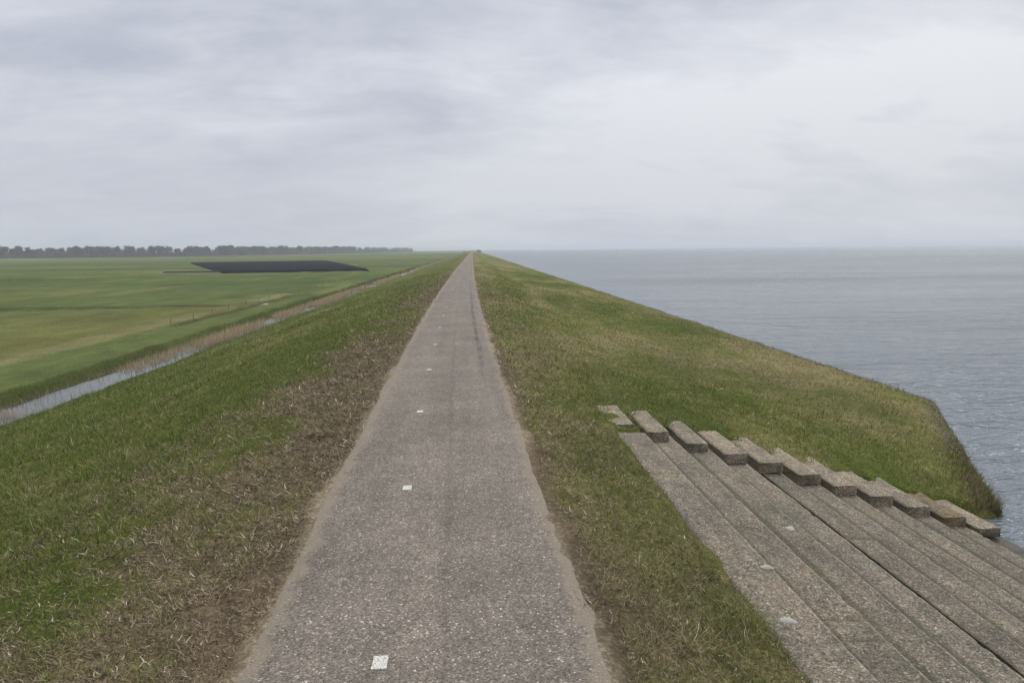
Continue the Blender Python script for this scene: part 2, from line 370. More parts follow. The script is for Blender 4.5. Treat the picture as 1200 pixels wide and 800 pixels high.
# ------------------------------------------------------------------ cycle path with its painted squares
pu = np.concatenate([[-1.16, -1.10], np.linspace(-1.05, 1.05, 23), [1.10, 1.16]])
prow = rows[(rows > -13) & (rows < 6000)]
PU, PY = np.meshgrid(pu, prow)
jit = np.where(np.abs(PU) > .95, 1, 0)*np.sign(PU)*(.09*(fbm(PY*.9, PU*0+np.sign(PU)*7, 81, 5)-.5))
PX = xc(PY)+PU+jit
PZ = .012-.012*(PU/1.05)**2+.006*(fbm(PX*2, PY*1.2, 82, 3)-.5)
PZ = np.where(np.abs(PU) > 1.07, -.015, PZ); PZ = np.where(np.abs(PU) > 1.12, -.07, PZ)
path = mesh_obj('cycle_path', np.stack([PX, PY, PZ], -1).reshape(-1, 3), grid_faces(len(prow), len(pu)), M_path)
tag(path, kind='structure'); fattr(path, 'pu', PU); fattr(path, 'py', PY)
SQ = [3.74, 6.70, 10.0, 13.6, 17.3, 21.1, 25.0, 28.8, 32.8, 37.2, 41.4, 45.5]
for i, y in enumerate(SQ):
    u = np.interp(y, [3.7, 6.7, 10, 17], [-.26, -.30, -.34, -.37]); x = float(xc(y)+u); a, b = .044, .064
    n = 9; P = []
    for k in range(4):                                   # ragged square outline
        c0 = [(-a, -b), (a, -b), (a, b), (-a, b)][k]; c1 = [(a, -b), (a, b), (-a, b), (-a, -b)][k]
        for t in np.linspace(0, 1, n, endpoint=False):
            P.append((c0[0]+(c1[0]-c0[0])*t+random.uniform(-.0022, .0022), c0[1]+(c1[1]-c0[1])*t+random.uniform(-.0022, .0022)))
    zt = .0215-.012*(float(u)/1.05)**2
    V = [(x+px, y+py, zt) for px, py in P]+[(x+px, y+py, zt-.012) for px, py in P]; m = len(P)
    o = mesh_obj('painted_square', V, [tuple(range(m))]+[(k, m+k, m+(k+1) % m, (k+1) % m)[::-1] for k in range(m)], M_paint, path, smooth=False)

# ------------------------------------------------------------------ water
sx = np.concatenate([[5.5], np.geomspace(8, 12000, 40)]); sy = np.concatenate([[-3000, -300, -40], np.geomspace(1, 12000, 40)])
SX, SY = np.meshgrid(sx, sy)
sea = mesh_obj('sea', np.stack([SX, SY, SX*0+SEA_Z], -1).reshape(-1, 3), grid_faces(len(sy), len(sx)), M_sea); tag(sea, kind='structure')
dy = np.concatenate([[-60, 0], np.arange(8, 700, 12.)]); dx = np.array([-17.9, -17, -15.9])
DX, DY = np.meshgrid(dx, dy)
ditch = mesh_obj('ditch_water', np.stack([DX, DY, DX*0+DITCH_Z], -1).reshape(-1, 3), grid_faces(len(dy), 3), M_ditch); tag(ditch, kind='structure')
fd = mesh_obj('ditch_water', [(-22.75, 44, FIELD_Z-.33), (-22.05, 44, FIELD_Z-.33), (-22.05, 92, FIELD_Z-.33), (-22.75, 92, FIELD_Z-.33)], [(0, 1, 2, 3)], M_ditch); tag(fd, kind='structure')

# ------------------------------------------------------------------ stepped revetment
def slab(name, x0, x1, y0, y1, zt, thick, mat, parent, seed, dstep=.045, tilt=.018, joints=(), org=(0, 0, 0), gapside=True, rough=.010, shade_moss=.1, tone=1.):
    ny = max(6, int((y1-y0)/dstep)); ys = np.linspace(y0, y1, ny)
    w = x1-x0
    # cross section: back top -> nose -> down the riser
    q = min(shade_moss, w*.55)  # width of the dark strip: painted shade on steps, moss on blocks
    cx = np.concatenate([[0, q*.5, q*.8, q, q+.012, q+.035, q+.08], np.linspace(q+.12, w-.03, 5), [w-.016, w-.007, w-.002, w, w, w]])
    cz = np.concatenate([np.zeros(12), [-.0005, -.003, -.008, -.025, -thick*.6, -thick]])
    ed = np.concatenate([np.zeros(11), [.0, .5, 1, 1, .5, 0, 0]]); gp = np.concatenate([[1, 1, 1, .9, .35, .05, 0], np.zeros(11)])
    CX, YY = np.meshgrid(cx, ys); CZ = np.broadcast_to(cz, CX.shape).copy()
    X = x0+CX
    nz = fbm(X*5, YY*3.2, seed, 4)-.5
    chip = sst(.66, .80, fbm(YY*8.1, YY*0+seed, seed+5, 3))
    nose = np.clip((CX-(w-.10))/.10, 0, 1)
    X = X - nose*(.005*(fbm(YY*9, YY*0+seed*3.1, seed+9, 4)-.3)+.007*chip)
    Z = zt+CZ + rough*2*nz*(CZ > -.02) - tilt*(CX/w-.5) - nose*chip*.008*(CZ > -.02) + .02*(fbm(YY*.35, YY*0, seed+2, 2)-.5)
    jm = np.zeros_like(YY)
    for j in joints:
        j = ys[np.argmin(np.abs(ys-j))]; e_ = np.exp(-((YY-j)/.022)**2); Z = Z-.016*e_*(CZ > -.06); jm = np.maximum(jm, .8*e_)
    V = np.stack([X-org[0], YY-org[1], Z-org[2]], -1).reshape(-1, 3)
    F = grid_faces(ny, len(cx)).tolist()
    nc = len(cx); n0 = len(V)
    # end caps and back/bottom
    e0 = list(range(0, nc)); e1 = list(range((ny-1)*nc, ny*nc))
    B = np.array([[x0-org[0], y0-org[1], zt-thick-org[2]], [x0-org[0], y1-org[1], zt-thick-org[2]]]); V = np.concatenate([V, B])
    F.append([n0]+e0[::-1]); F[-1] = F[-1][::-1]; F.append(([n0+1]+e1[::-1]))
    F.append([k*nc for k in range(ny)]+[n0+1, n0]); F.append([nc-1+k*nc for k in range(ny)][::-1]+[n0, n0+1])
    o = mesh_obj(name, V, F, mat, parent)
    fattr(o, 'edge', np.concatenate([np.broadcast_to(ed, CX.shape).ravel(), [0, 0]]))
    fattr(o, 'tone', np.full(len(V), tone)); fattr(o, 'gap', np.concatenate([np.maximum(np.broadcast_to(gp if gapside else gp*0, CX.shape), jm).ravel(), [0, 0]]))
    for p in o.data.polygons: p.use_smooth = len(p.vertices) == 4
    return o
steps = empty('concrete_steps', (STEP_X0, 5, STEP_Z0)); tag(steps, 'broad flight of weathered grey concrete steps running down the dike side into the water', 'steps')
org = np.array(steps.location)
for k in range(N_STEP):
    xn = STEP_X0+k*STEP_W; zt = STEP_Z0-k*STEP_R
    back = xn-STEP_W-(.10 if k else .06)
    if k == 4: back += .118
    js = sorted(random.uniform(-3, 9.4) for _ in range(3))
    y1 = 9.43+.7-.124*(k-1) if k else 9.50
    xw_ = STEP_W
    slab('step', xn-STEP_W+(.012 if k != 4 else STEP_R*(STEP_X0+4*STEP_W)/(CAM_Z-STEP_Z0+4*STEP_R)-.020), xn, STEP_Y0, y1+random.uniform(-.06, .06), zt+random.uniform(-.008, .008), .30, M_step, steps, 100+k*13, joints=js, org=org, rough=.010, shade_moss=(STEP_R*xn/(CAM_Z-zt)-.012 if k not in (0, 4) else .02), tone=(1.05, .97, .93, 1.08, .90, 1.04, .96, 1.02, .92, 1, .95, 1)[k])
# the row of end blocks closing the steps, one on each tread
WORDS = ['third', 'fourth', 'fifth', 'sixth', 'seventh', 'eighth', 'ninth']
for k in range(11):
    wd = .335+random.uniform(-.012, .012)+(.05 if k == 0 else 0); x0 = BLOCK_XR[k]-wd
    y0 = BLOCK_Y[k]
    zt = STEP_Z0-(k-1)*STEP_R+.012+random.uniform(-.004, .008)
    if k == 0: zt -= .088
    lab = {0: 'low concrete block at the top of the row, sunk in the grass beside the path', 1: 'pale thick concrete block with mossy left edge, second from the top of the row',
           9: 'wet concrete block with orange lichen on its top, reaching into the water', 10: 'flat concrete block half drowned at the water edge, lowest of the row'}.get(k)
    if not lab: lab = 'rough concrete block at the far end of the steps, %s from the top' % WORDS[k-2]
    o_ = (x0+wd/2, y0+.5, zt-.14)
    o = slab('concrete_block', x0, x0+wd, y0, y0+BLOCK_L+random.uniform(-.05, .05), zt, .14 if k < 10 else .12, M_lich if k == 9 else M_block, None, 400+k*7, .03, .0, org=o_, gapside=True, shade_moss=.035, rough=.012)
    o.location = o_
    tag(o, lab, 'concrete block', 'blocks along the far end of the steps')

# ------------------------------------------------------------------ pale shells lying on the treads
def shell(x, y, k, a, b, rz, label):
    zt = STEP_Z0-k*STEP_R+.004
    V = []; F = []; nr, na = 6, 18
    for i in range(nr+1):
        t = i/nr
        for j in range(na):
            th = 2*math.pi*j/na; rr = t*(1+.10*math.sin(3*th+1)+.05*math.sin(7*th)); rib = 1+.03*math.cos(9*th)*t
            V.append((a*rr*rib*math.cos(th), b*rr*rib*math.sin(th), .022*(1-t**1.8)+.003*math.sin(5*t*3.1)+.004))
    for i in range(nr):
        for j in range(na):
            F.append((i*na+j, i*na+(j+1) % na, (i+1)*na+(j+1) % na, (i+1)*na+j)[::-1])
    n0 = len(V)
    for j in range(na): V.append((V[nr*na+j][0]*.96, V[nr*na+j][1]*.96, -.004))
    for j in range(na): F.append((nr*na+j, nr*na+(j+1) % na, n0+(j+1) % na, n0+j)[::-1])
    F.append(tuple(range(n0, n0+na))[::-1])
    o = mesh_obj('shell', V, F, M_shell); o.location = (x, y, zt); o.rotation_euler = (.1, .05, rz)
    return tag(o, label, 'shell', 'pale shells on the steps')
M_shell = m_plain('shell', (.24, .23, .21), (.44, .425, .40), 60, .6, .4, .004)
shell(3.24, 6.58, 2, .050, .042, .4, 'round whitish shell lying on the third tread of the steps')
shell(2.40, 5.25, 0, .060, .024, -.2, 'thin pale shell on the top tread close to its nose edge')
shell(2.20, 4.44, 0, .066, .030, -.35, 'oblong pale shell at the grass edge of the top tread, nearest to the viewer')

# ------------------------------------------------------------------ grass: single blades
YAW = R(3.2)
def sample_xy(n, d0, d1, half=R(50)):
    """points whose density falls with the square of the distance"""
    out = np.exp(rng.uniform(np.log(d0), np.log(d1), n)); th = rng.uniform(-half, half, n)+YAW
    return out*np.sin(th), out*np.cos(th), out
def blades(name, X, Y, L, W, bend, lean, az, col, mat, curl=0., nseg=3, z0=None):
    n = len(X); Z = height(X, Y) if z0 is None else z0
    ts = np.linspace(0, 1, nseg+1)
    curl = np.broadcast_to(curl, (n,)); fa = rng.uniform(0, 2*np.pi, n)
    sxn, syn = np.cos(fa), np.sin(fa)
    V = np.zeros((n, 2*nseg+1, 3), np.float32)
    for i, t in enumerate(ts):
        ang = lean+bend*t                       # angle from vertical
        # integrate the curve
        tt = np.linspace(0, t, 6)[None, :]; a = lean[:, None]+bend[:, None]*tt
        aa = az[:, None]+curl[:, None]*tt; ver = L*t*np.cos(a).mean(1)
        px = X+L*t*(np.sin(a)*np.cos(aa)).mean(1); py = Y+L*t*(np.sin(a)*np.sin(aa)).mean(1); pz = Z-.006+ver
        w = W*(1-.75*t**1.5)*.5
        if i < nseg:
            V[:, 2*i] = np.stack([px-sxn*w, py-syn*w, pz], -1); V[:, 2*i+1] = np.stack([px+sxn*w, py+syn*w, pz], -1)
        else:
            V[:, 2*nseg] = np.stack([px, py, pz], -1)
    k = 2*nseg+1; base = (np.arange(n)*k)[:, None]
    F = []
    for i in range(nseg-1):
        F.append(base+np.array([[2*i, 2*i+1, 2*i+3]])); F.append(base+np.array([[2*i, 2*i+3, 2*i+2]]))
    F.append(base+np.array([[2*nseg-2, 2*nseg-1, 2*nseg]]))
    F = np.concatenate(F, 0)
    o = mesh_obj(name, V.reshape(-1, 3), F, mat)
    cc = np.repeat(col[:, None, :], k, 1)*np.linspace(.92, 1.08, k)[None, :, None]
    colattr(o, 'col', cc.reshape(-1, 3))
    return o
def grassy(X, Y):
    u = X-xc(Y); xw = x_water(Y)
    e = 1.06+.28*(fbm(X*2.3, Y*1.1, 71, 3)-.3)
    ok = np.abs(u) > e
    sx0 = 2.02+.22*(fbm(X*0+1, Y*1.6, 33, 3)-.5)+.085*rng.standard_normal(len(X))
    st = (X > sx0) & (Y < np.where(X < 2.44, 9.52, y_end(X))+.04+.07*rng.standard_normal(len(X)))
    # the first block breaks through the turf
    st |= (X > 2.03+.07*rng.standard_normal(len(X))) & (X < 2.36) & (Y > 9.78+.05*rng.standard_normal(len(X))) & (Y < 10.6+.06*rng.standard_normal(len(X)))
    ok &= ~st; ok &= (X < xw+.02) & (X > -15.95)
    return ok
N = 750000
X, Y, D = sample_xy(N, 2.6, 95)
# gather most blades into tufts
nt = N//9; tx, ty, td = sample_xy(nt, 2.6, 95); idx = rng.integers(0, nt, N); m = rng.random(N) < .6
X = np.where(m, tx[idx]+rng.standard_normal(N)*.010*np.clip(td[idx], 3, 40)*.9, X); Y = np.where(m, ty[idx]+rng.standard_normal(N)*.010*np.clip(td[idx], 3, 40)*.9, Y)
D = np.hypot(X, Y)
dry, bare, n_, n3_ = cover(X, Y)
keep = grassy(X, Y) & (rng.random(N) > bare*1.05)
X, Y, D, dry, n_ = [a[keep] for a in (X, Y, D, dry, n_)]
n = len(X)
sc = np.clip((D/5.)**.68, .9, 4.5)
isdry = rng.random(n) < np.clip(dry*.70-.04+.9*(fbm(X*3.1, Y*2.4, 59, 3)-.5), 0, .85)
r1 = rng.random(n)[:, None]; r2 = rng.random(n)[:, None]; r3 = rng.random(n)
g = np.array([.050, .072, .010])*(1-r1)+np.array([.160, .182, .048])*r1
lush = np.clip((n_-.42)*3.0, 0, 1)[:, None]
rs = sst(.8, 2.6, X)[:, None]; g = g*(1+rs*np.array([.22, .08, .28]))
g = g*(1-.22*lush*np.array([1.0, .35, .9]))
s_ = np.array([.110, .088, .045])*(1-r2)+np.array([.34, .285, .18])*r2
col = np.where(isdry[:, None], s_, g)
side = np.where(X > .5, 1, 0)
hi = fbm(X*5.5, Y*4.5, 58, 3); tv = (.50+1.0*rng.random(nt)[idx[keep]])[:, None]
col = col*np.where(m[keep][:, None], tv, 1.)*(.80+.5*np.clip((hi-.3)*2.5, 0, 1))[:, None]
L = (.028+.045*rng.random(n))*(.6+.9*np.clip((hi-.3)*2.5, 0, 1))*np.where(isdry, 1.15, 1)*(.55+1.25*np.clip(n_*2.2-.7, 0, 1))*(.55+.9*rng.random(nt)[idx[keep]])*sc**.5
edgeb = np.clip(1-np.abs(x_water(Y)-X)/.7, 0, 1)*(Y > 8.5)*(X > 5)*np.exp(-np.maximum(Y-10, 0)/2)
L = L*(1-.22*sst(2., 4, X)); L = L*(1+1.0*edgeb*rng.random(n))
W = (.0032+.0022*rng.random(n))*sc*1.1
lean = np.where(isdry, rng.uniform(.5, 1.35, n), rng.uniform(.1, .8, n)); bend = rng.uniform(.1, 1.1, n)
az = rng.uniform(0, 2*np.pi, n)
gr = blades('grass', X, Y, L, W, bend, lean, az, col, M_grass, curl=rng.normal(0, .7, n)); tag(gr, kind='stuff')

# straw and dead stalks lying on the worn verges
def litter(N, d1, u0, u1, k):
    Y = np.exp(rng.uniform(np.log(2.2), np.log(d1), N)); u = rng.uniform(u0, u1, N); X = xc(Y)+u
    D = np.hypot(X, Y); dry, bare, n_, n3_ = cover(X, Y)
    p = 1.35*np.clip(.10+dry*.55+bare*.9, 0, 1)*(1-.55*sst(6, 24, Y))*np.clip(4.5/D, 0, 1)**.5*(.25+1.5*np.clip(fbm(X*5, Y*4, 77, 3)-.28, 0, 1))*k
    keep = grassy(X, Y) & (rng.random(N) < p)
    return X[keep], Y[keep], D[keep]
parts = [litter(900000, 70, -3.9, -1.02, .85), litter(260000, 50, 1.0, 2.3, .6), litter(160000, 40, 2.0, 8., .25), litter(140000, 40, -12, -3.9, .10)]
X, Y, D = [np.concatenate([p[i] for p in parts]) for i in range(3)]
n = len(X); sc = np.clip((D/5.)**.72, .85, 5)
r = rng.random(n)[:, None]**1.3; r2 = rng.random(n); r3 = rng.random(n)[:, None]
col = np.array([.035, .027, .019])*(1-r)+(np.array([.36, .30, .205])*(1-r3)+np.array([.25, .195, .13])*r3)*r
col = np.where((r2 > .955)[:, None], np.array([.55, .48, .38]), col)
L = (.024+.075*rng.random(n)**1.7)*sc**.7; W = (.0042+.0066*rng.random(n)**1.5)*sc
st = blades('dry_straw', X, Y, L, W, rng.uniform(-.5, .5, n), rng.uniform(1.15, 1.60, n), rng.normal(2.8, 1.3, n), col, M_straw, curl=rng.normal(0, 1.5, n)); tag(st, kind='stuff')

# taller dry tussocks along the water's edge beside the lowest blocks
t = rng.random(2600); Yb = 9.1+3.6*t**1.6
Xb = x_water(Yb)-.02-np.abs(rng.standard_normal(2600))*.22; n = len(Xb)
r = rng.random(n)[:, None]; col = np.where((rng.random(n) < .45)[:, None], np.array([.075, .085, .03]), np.array([.15, .12, .07])*(1-r)+np.array([.27, .22, .14])*r)
tu = blades('shore_grass', Xb, Yb, (.08+.20*rng.random(n)**2)*np.clip(1.1-(Yb-9)/4.5, .2, 1.1), .006+.004*rng.random(n), rng.uniform(.1, .9, n), rng.uniform(.0, .5, n), rng.normal(-.3, 1.3, n), col, M_straw); tag(tu, kind='stuff')

# reeds in the polder ditch
N = 60000
Yr = np.exp(rng.uniform(np.log(16), np.log(800), N)); Xr = -17.85+1.75*rng.random(N)**.9
dens = np.where(Yr < 43, .55*(fbm(Yr*.25, Yr*0, 188, 2) > .5)+.05, np.where(Yr < 92, 1.2, .6))
dens = dens*np.clip(fbm(Yr*.14, Xr*.7, 85, 3)*4.2-1.45, .03, 1)
far_side = sst(-16.2, -17.3, Xr+.6*(fbm(Yr*.2, Yr*0, 86, 2)-.5))
keep = rng.random(N) < dens*(.30+.7*far_side)
Xr, Yr = Xr[keep], Yr[keep]; n = len(Xr); r = rng.random(n)[:, None]
col = np.array([.28, .215, .135])*(1-r)+np.array([.58, .48, .33])*r
rd = blades('reeds', Xr, Yr, (.22+.42*rng.random(n))*np.where(Yr < 43, .8, 1), (.010+.008*rng.random(n))*np.clip(Yr/40, .7, 4), rng.uniform(.0, .5, n), rng.uniform(.0, .3, n), rng.uniform(0, 6.28, n), col, M_reed, z0=np.maximum(height(Xr, Yr), DITCH_Z-.05)); tag(rd, kind='stuff')
# rank brown growth on the far bank of the ditch and along the field ditches
N = 9000
Yr = np.exp(rng.uniform(np.log(16), np.log(220), N)); Xr = -18.0-.7*rng.random(N)
keep = rng.random(N) < np.clip(fbm(Yr*.3, Xr, 88, 3)*2-.5, 0, 1); Xr, Yr = Xr[keep], Yr[keep]; n = len(Xr); r = rng.random(n)[:, None]
col = np.where((rng.random(n) < .5)[:, None], np.array([.055, .065, .022]), np.array([.11, .085, .05])*(1-r)+np.array([.24, .19, .12])*r)
bk = blades('bank_grass', Xr, Yr, .10+.25*rng.random(n), .012*np.clip(Yr/40, .7, 4), rng.uniform(.2, 1., n), rng.uniform(.1, .6, n), rng.uniform(0, 6.28, n), col, M_reed); tag(bk, kind='stuff')

# loose chips on the asphalt and along its sandy edges
N = 1500
X, Y, D = sample_xy(N, 2.8, 16, R(40)); u = X-xc(Y)
keep = (np.abs(u) < 1.32) & (rng.random(N) < np.where(np.abs(u) > .9, 1, .28)); X, Y, u = X[keep], Y[keep], u[keep]; n = len(X)
base = np.array([(1, 0, 0), (0, 1, 0), (-1, 0, 0), (0, -1, 0), (0, 0, .7), (0, 0, -.5)], float); bf = np.array([(0, 1, 4), (1, 2, 4), (2, 3, 4), (3, 0, 4), (1, 0, 5), (2, 1, 5), (3, 2, 5), (0, 3, 5)])
sz = (.0035+.006*rng.random(n)**3)
V = base[None]*sz[:, None, None]*(1+.5*(rng.random((n, 6, 3))-.5)); an = rng.uniform(0, 6.28, n); ca, sa = np.cos(an)[:, None], np.sin(an)[:, None]
V = np.stack([V[..., 0]*ca-V[..., 1]*sa, V[..., 0]*sa+V[..., 1]*ca, V[..., 2]], -1)
zz = np.where(np.abs(u) < 1.03, .012-.012*(u/1.05)**2, height(X, Y))
V += np.stack([X, Y, zz+sz*.3], -1)[:, None, :]
F = (bf[None]+(np.arange(n)*6)[:, None, None]).reshape(-1, 3)
gv = mesh_obj('gravel', V.reshape(-1, 3), F, M_straw, smooth=False); r = rng.random(n)[:, None]
colattr(gv, 'col', np.repeat(np.array([.12, .11, .10])*(1-r)+np.array([.50, .48, .45])*r, 6, 0)); tag(gv, kind='stuff')

# ------------------------------------------------------------------ fences in the polder
def post_mesh(h, r, seed):
    rr = random.Random(seed); V = []; F = []; nr, na = 5, 7
    for i in range(nr):
        t = i/(nr-1)
        for j in range(na):
            a = 2*math.pi*j/na; q = r*(1-.12*t)*(1+.12*rr.uniform(-1, 1)); V.append((q*math.cos(a), q*math.sin(a), -.3+(h+.3)*t))
    for i in range(nr-1):
        for j in range(na): F.append((i*na+j, i*na+(j+1) % na, (i+1)*na+(j+1) % na, (i+1)*na+j))
    F.append(tuple(range((nr-1)*na, nr*na))); return V, F
def tube(V, F, a, b, r, na=4):
    a, b = Vector(a), Vector(b); d = (b-a).normalized(); up = Vector((0, 0, 1)) if abs(d.z) < .9 else Vector((1, 0, 0)); s = d.cross(up).normalized(); t = d.cross(s); n0 = len(V)
    for p in (a, b):
        for j in range(na):
            q = 2*math.pi*j/na; V.append(tuple(p+(s*math.cos(q)+t*math.sin(q))*r))
    for j in range(na): F.append((n0+j, n0+(j+1) % na, n0+na+(j+1) % na, n0+na+j))
def fence(pts, label, h, r, wires=(.35, .6)):
    root = empty('wire_fence', (*pts[0], float(height(*pts[0], False)))); tag(root, label, 'fence'); o0 = root.location
    tops = []
    for i, (x, y) in enumerate(pts):
        hh = h*random.uniform(.8, 1.15)
        V, F = post_mesh(hh, r*random.uniform(.85, 1.2), i); z = float(height(x, y, False))
        o = mesh_obj('fence_post', V, F, M_wood, root, smooth=True); o.location = Vector((x, y, z))-o0; o.rotation_euler = (random.uniform(-.06, .06), random.uniform(-.06, .06), 0); tops.append((x, y, z))
    V, F = [], []
    for w in wires:
        for a, b in zip(tops, tops[1:]):
            tube(V, F, Vector((a[0], a[1], a[2]+w*h/.8))-o0, Vector((b[0], b[1], b[2]+w*h/.8))-o0, .004)
    mesh_obj('wire', V, F, M_wire, root)
M_wire = m_plain('galvanised_wire', (.12, .12, .12), (.22, .22, .21), 5, .5, 0)
ys = [54.0, 58.1, 62.3, 67.2, 72.0, 76.5, 81, 86, 90.5, 95.5, 100.5, 105.5, 111, 116.5, 122, 128, 134, 140, 146.5, 153, 160, 168, 176, 184, 192, 200]
fence([(-23.35-.012*(y-54)+random.uniform(-.12, .12), y) for y in ys], 'low fence of grey wooden posts along the ditch at the foot of the dike', .58, .036)
fence([(-118+i*8.2+random.uniform(-.5, .5), 116+i*9.4) for i in range(6)], 'sparse row of dark posts beside a far field ditch, left of the black plot', .95, .06, (.5,))
# small concrete culvert head where the field ditch joins
V, F = [], []
def boxv(V, F, x0, x1, y0, y1, z0, z1, top=0.):
    n = len(V); V += [(x0, y0, z0), (x1, y0, z0), (x1, y1, z0), (x0, y1, z0), (x0+top, y0+top, z1), (x1-top, y0+top, z1), (x1-top, y1-top, z1), (x0+top, y1-top, z1)]
    F += [(n+3, n+2, n+1, n), (n+4, n+5, n+6, n+7), (n, n+1, n+5, n+4), (n+1, n+2, n+6, n+5), (n+2, n+3, n+7, n+6), (n+3, n, n+4, n+7)]
M_pale = m_plain('pale_concrete', (.22, .215, .20), (.34, .33, .31), 4)
cv = empty('culvert', (-21.2, 71.5, FIELD_Z)); tag(cv, 'small pale concrete culvert slab where the field ditch meets the reed ditch', 'culvert')
boxv(V, F, -.7, .9, -.5, -.25, -.45, .10, .02); mesh_obj('head_wall', V, F, M_pale, cv, False)
V, F = [], []; boxv(V, F, -.65, .85, -.247, 1.6, -.10, .07, .02); mesh_obj('cover_slab', V, F, M_pale, cv, False)

# ------------------------------------------------------------------ black covered plot in the fields
def m_sheet():
    s = NT('black_sheet'); p = s.pos(); n = s.noise(s.scaled(p, (.25, .04, 1)), 1, 4, .6); f = s.noise(p, 1.2, 4, .7)
    col = s.ramp(s.math('ADD', s.math('MULTIPLY', n, .6), s.math('MULTIPLY', f, .4)), [(.3, (.005, .0055, .008)), (.7, (.012, .013, .019))])
    return s.fin(col, .95, s.bump(f, .5, .05), .05)
Q = [(-63, 176), (-27.5, 187), (-75, 365), (-136, 338)]
nu, nv = 120, 60; V = []
for j in range(nv+1):
    for i in range(nu+1):
        a, b = i/nu, j/nv
        x = (Q[0][0]*(1-a)+Q[1][0]*a)*(1-b)+(Q[3][0]*(1-a)+Q[2][0]*a)*b; y = (Q[0][1]*(1-a)+Q[1][1]*a)*(1-b)+(Q[3][1]*(1-a)+Q[2][1]*a)*b
        e = min(a, 1-a, b*2, (1-b)*2); z = FIELD_Z+.5*min(1, e/.02)+(.07*(i % 2))*(e > .02)+random.uniform(-.02, .02)-(.6 if e == 0 else 0)
        V.append((x+66, y-178, z-FIELD_Z))
bp = mesh_obj('dark_plot', np.array(V), grid_faces(nv+1, nu+1), m_sheet(), smooth=False); bp.location = (-66, 178, FIELD_Z)
tag(bp, 'large flat blackish plot lying in the green fields beyond the ditch', 'dark plot')
# the dark open ditch with its pale edge, running left from the corner of the black plot
V, F = [], []; boxv(V, F, -82, -66.0, 185.8, 188.4, FIELD_Z-.3, FIELD_Z+.42, .4)
db = mesh_obj('earth_bank', V, F, m_plain('dark_earth', (.03, .028, .022), (.06, .055, .045), 1.5), smooth=False); tag(db, 'low dark earth bank left of the black plot corner', 'earth bank')
V, F = [], []; boxv(V, F, -82, -64.0, 181.6, 183.6, FIELD_Z-.3, FIELD_Z+.10, .1)
tr = mesh_obj('track', V, F, m_plain('pale_track', (.16, .15, .12), (.24, .22, .18), 1.0), smooth=False); tag(tr, kind='structure')

# ------------------------------------------------------------------ distant bare trees
def tree_meshes(seed, H, spread):
    rr = random.Random(seed); V, F = [], []; TV, TF = [], []
    def limb(p, d, L, r, lev):
        q = p+d*L; n0 = len(V); na = 5 if lev < 2 else 3
        s = d.cross(Vector((.3, .9, .1))).normalized(); t = d.cross(s)
        for (pp, ra) in ((p, r), (q, r*.62)):
            for j in range(na): a = 6.283*j/na; V.append(tuple(pp+(s*math.cos(a)+t*math.sin(a))*ra))
        for j in range(na): F.append((n0+j, n0+(j+1) % na, n0+na+(j+1) % na, n0+na+j))
        if lev >= 3:
            for _ in range(15):
                b = p+d*L*rr.uniform(.1, 1.05); e = (d+Vector((rr.gauss(0, .7), rr.gauss(0, .7), rr.gauss(.25, .5)))).normalized()*rr.uniform(.8, 1.9)
                w = Vector((rr.gauss(0, 1), rr.gauss(0, 1), 0)).normalized()*rr.uniform(.03, .065); m = len(TV)
                TV.extend([tuple(b-w), tuple(b+w), tuple(b+e)]); TF.append((m, m+1, m+2))
            return
        k = (10 if lev == 0 else rr.choice((3, 4)))
        for i in range(k):
            f = rr.uniform(.12, 1.0) if lev == 0 else rr.uniform(.45, 1)
            a = rr.uniform(0, 6.283); tl = rr.uniform(.35, .85)*spread*(1.25-.5*f)
            side = Vector((math.cos(a), math.sin(a), 0)); nd = (d*math.cos(tl)+side*math.sin(tl)+Vector((0, 0, .45))).normalized()
            limb(p+d*L*f, nd, L*rr.uniform(.42, .62)*(1.2 if lev == 0 else 1)*(1.15-.45*f if lev == 0 else 1), r*.45, lev+1)
        limb(q, (d+Vector((rr.gauss(0, .12), rr.gauss(0, .12), .15))).normalized(), L*.45, r*.6, lev+1)
    limb(Vector((0, 0, -.2)), Vector((rr.gauss(0, .03), rr.gauss(0, .03), 1)).normalized(), H*.52, H*.022, 0)
    return V, F, TV, TF
TREE = 'bare grey winter tree in the hazy row along the far left horizon'; TG = 'bare trees along the horizon'
def build_tree(seed, H, spread, label, group):
    V, F, TV, TF = tree_meshes(seed, H, spread)
    root = empty('bare_tree', (0, 0, 0)); tag(root, label, 'tree', group)
    mesh_obj('trunk', V, F, M_bark, root); mesh_obj('crown', TV, TF, M_twig, root, smooth=False)
    return root
protos = [build_tree(20+i, 12., s, TREE, TG) for i, s in enumerate((1.0, .75, 1.15, .9, .6, 1.05, .8))]
used = set()
def place_tree(i, x, y, s, sz):
    p = protos[i]
    if i not in used: used.add(i); r_ = p
    else:
        r_ = p.copy(); C.objects.link(r_)
        for ch in p.children:
            c = ch.copy(); C.objects.link(c); c.parent = r_
    r_.location = (x, y, FIELD_Z); r_.rotation_euler = (0, 0, random.uniform(0, 6.28)); r_.scale = (s, s, sz)
rt = random.Random(3)
def row(p0, p1, n, s0, s1, jit, gaps=()):
    for i in range(n):
        t = (i+rt.uniform(-.35, .35))/(n-1)
        if any(a < t < b for a, b in gaps): continue
        s = (s0+(s1-s0)*t)*rt.uniform(.82, 1.16)
        place_tree(rt.randrange(7), p0[0]+(p1[0]-p0[0])*t+rt.uniform(-jit, jit), p0[1]+(p1[1]-p0[1])*t+rt.uniform(-jit, jit)*1.5, s*rt.uniform(1.2, 1.9), s)
row((-600, 700), (-345, 880), 84, 1.08, 1.0, 4, ((.125, .137), (.93, .94)))
row((-590, 716), (-400, 850), 50, .98, .92, 6)
row((-342, 885), (-232, 1375), 84, 1.08, 1.1, 7)
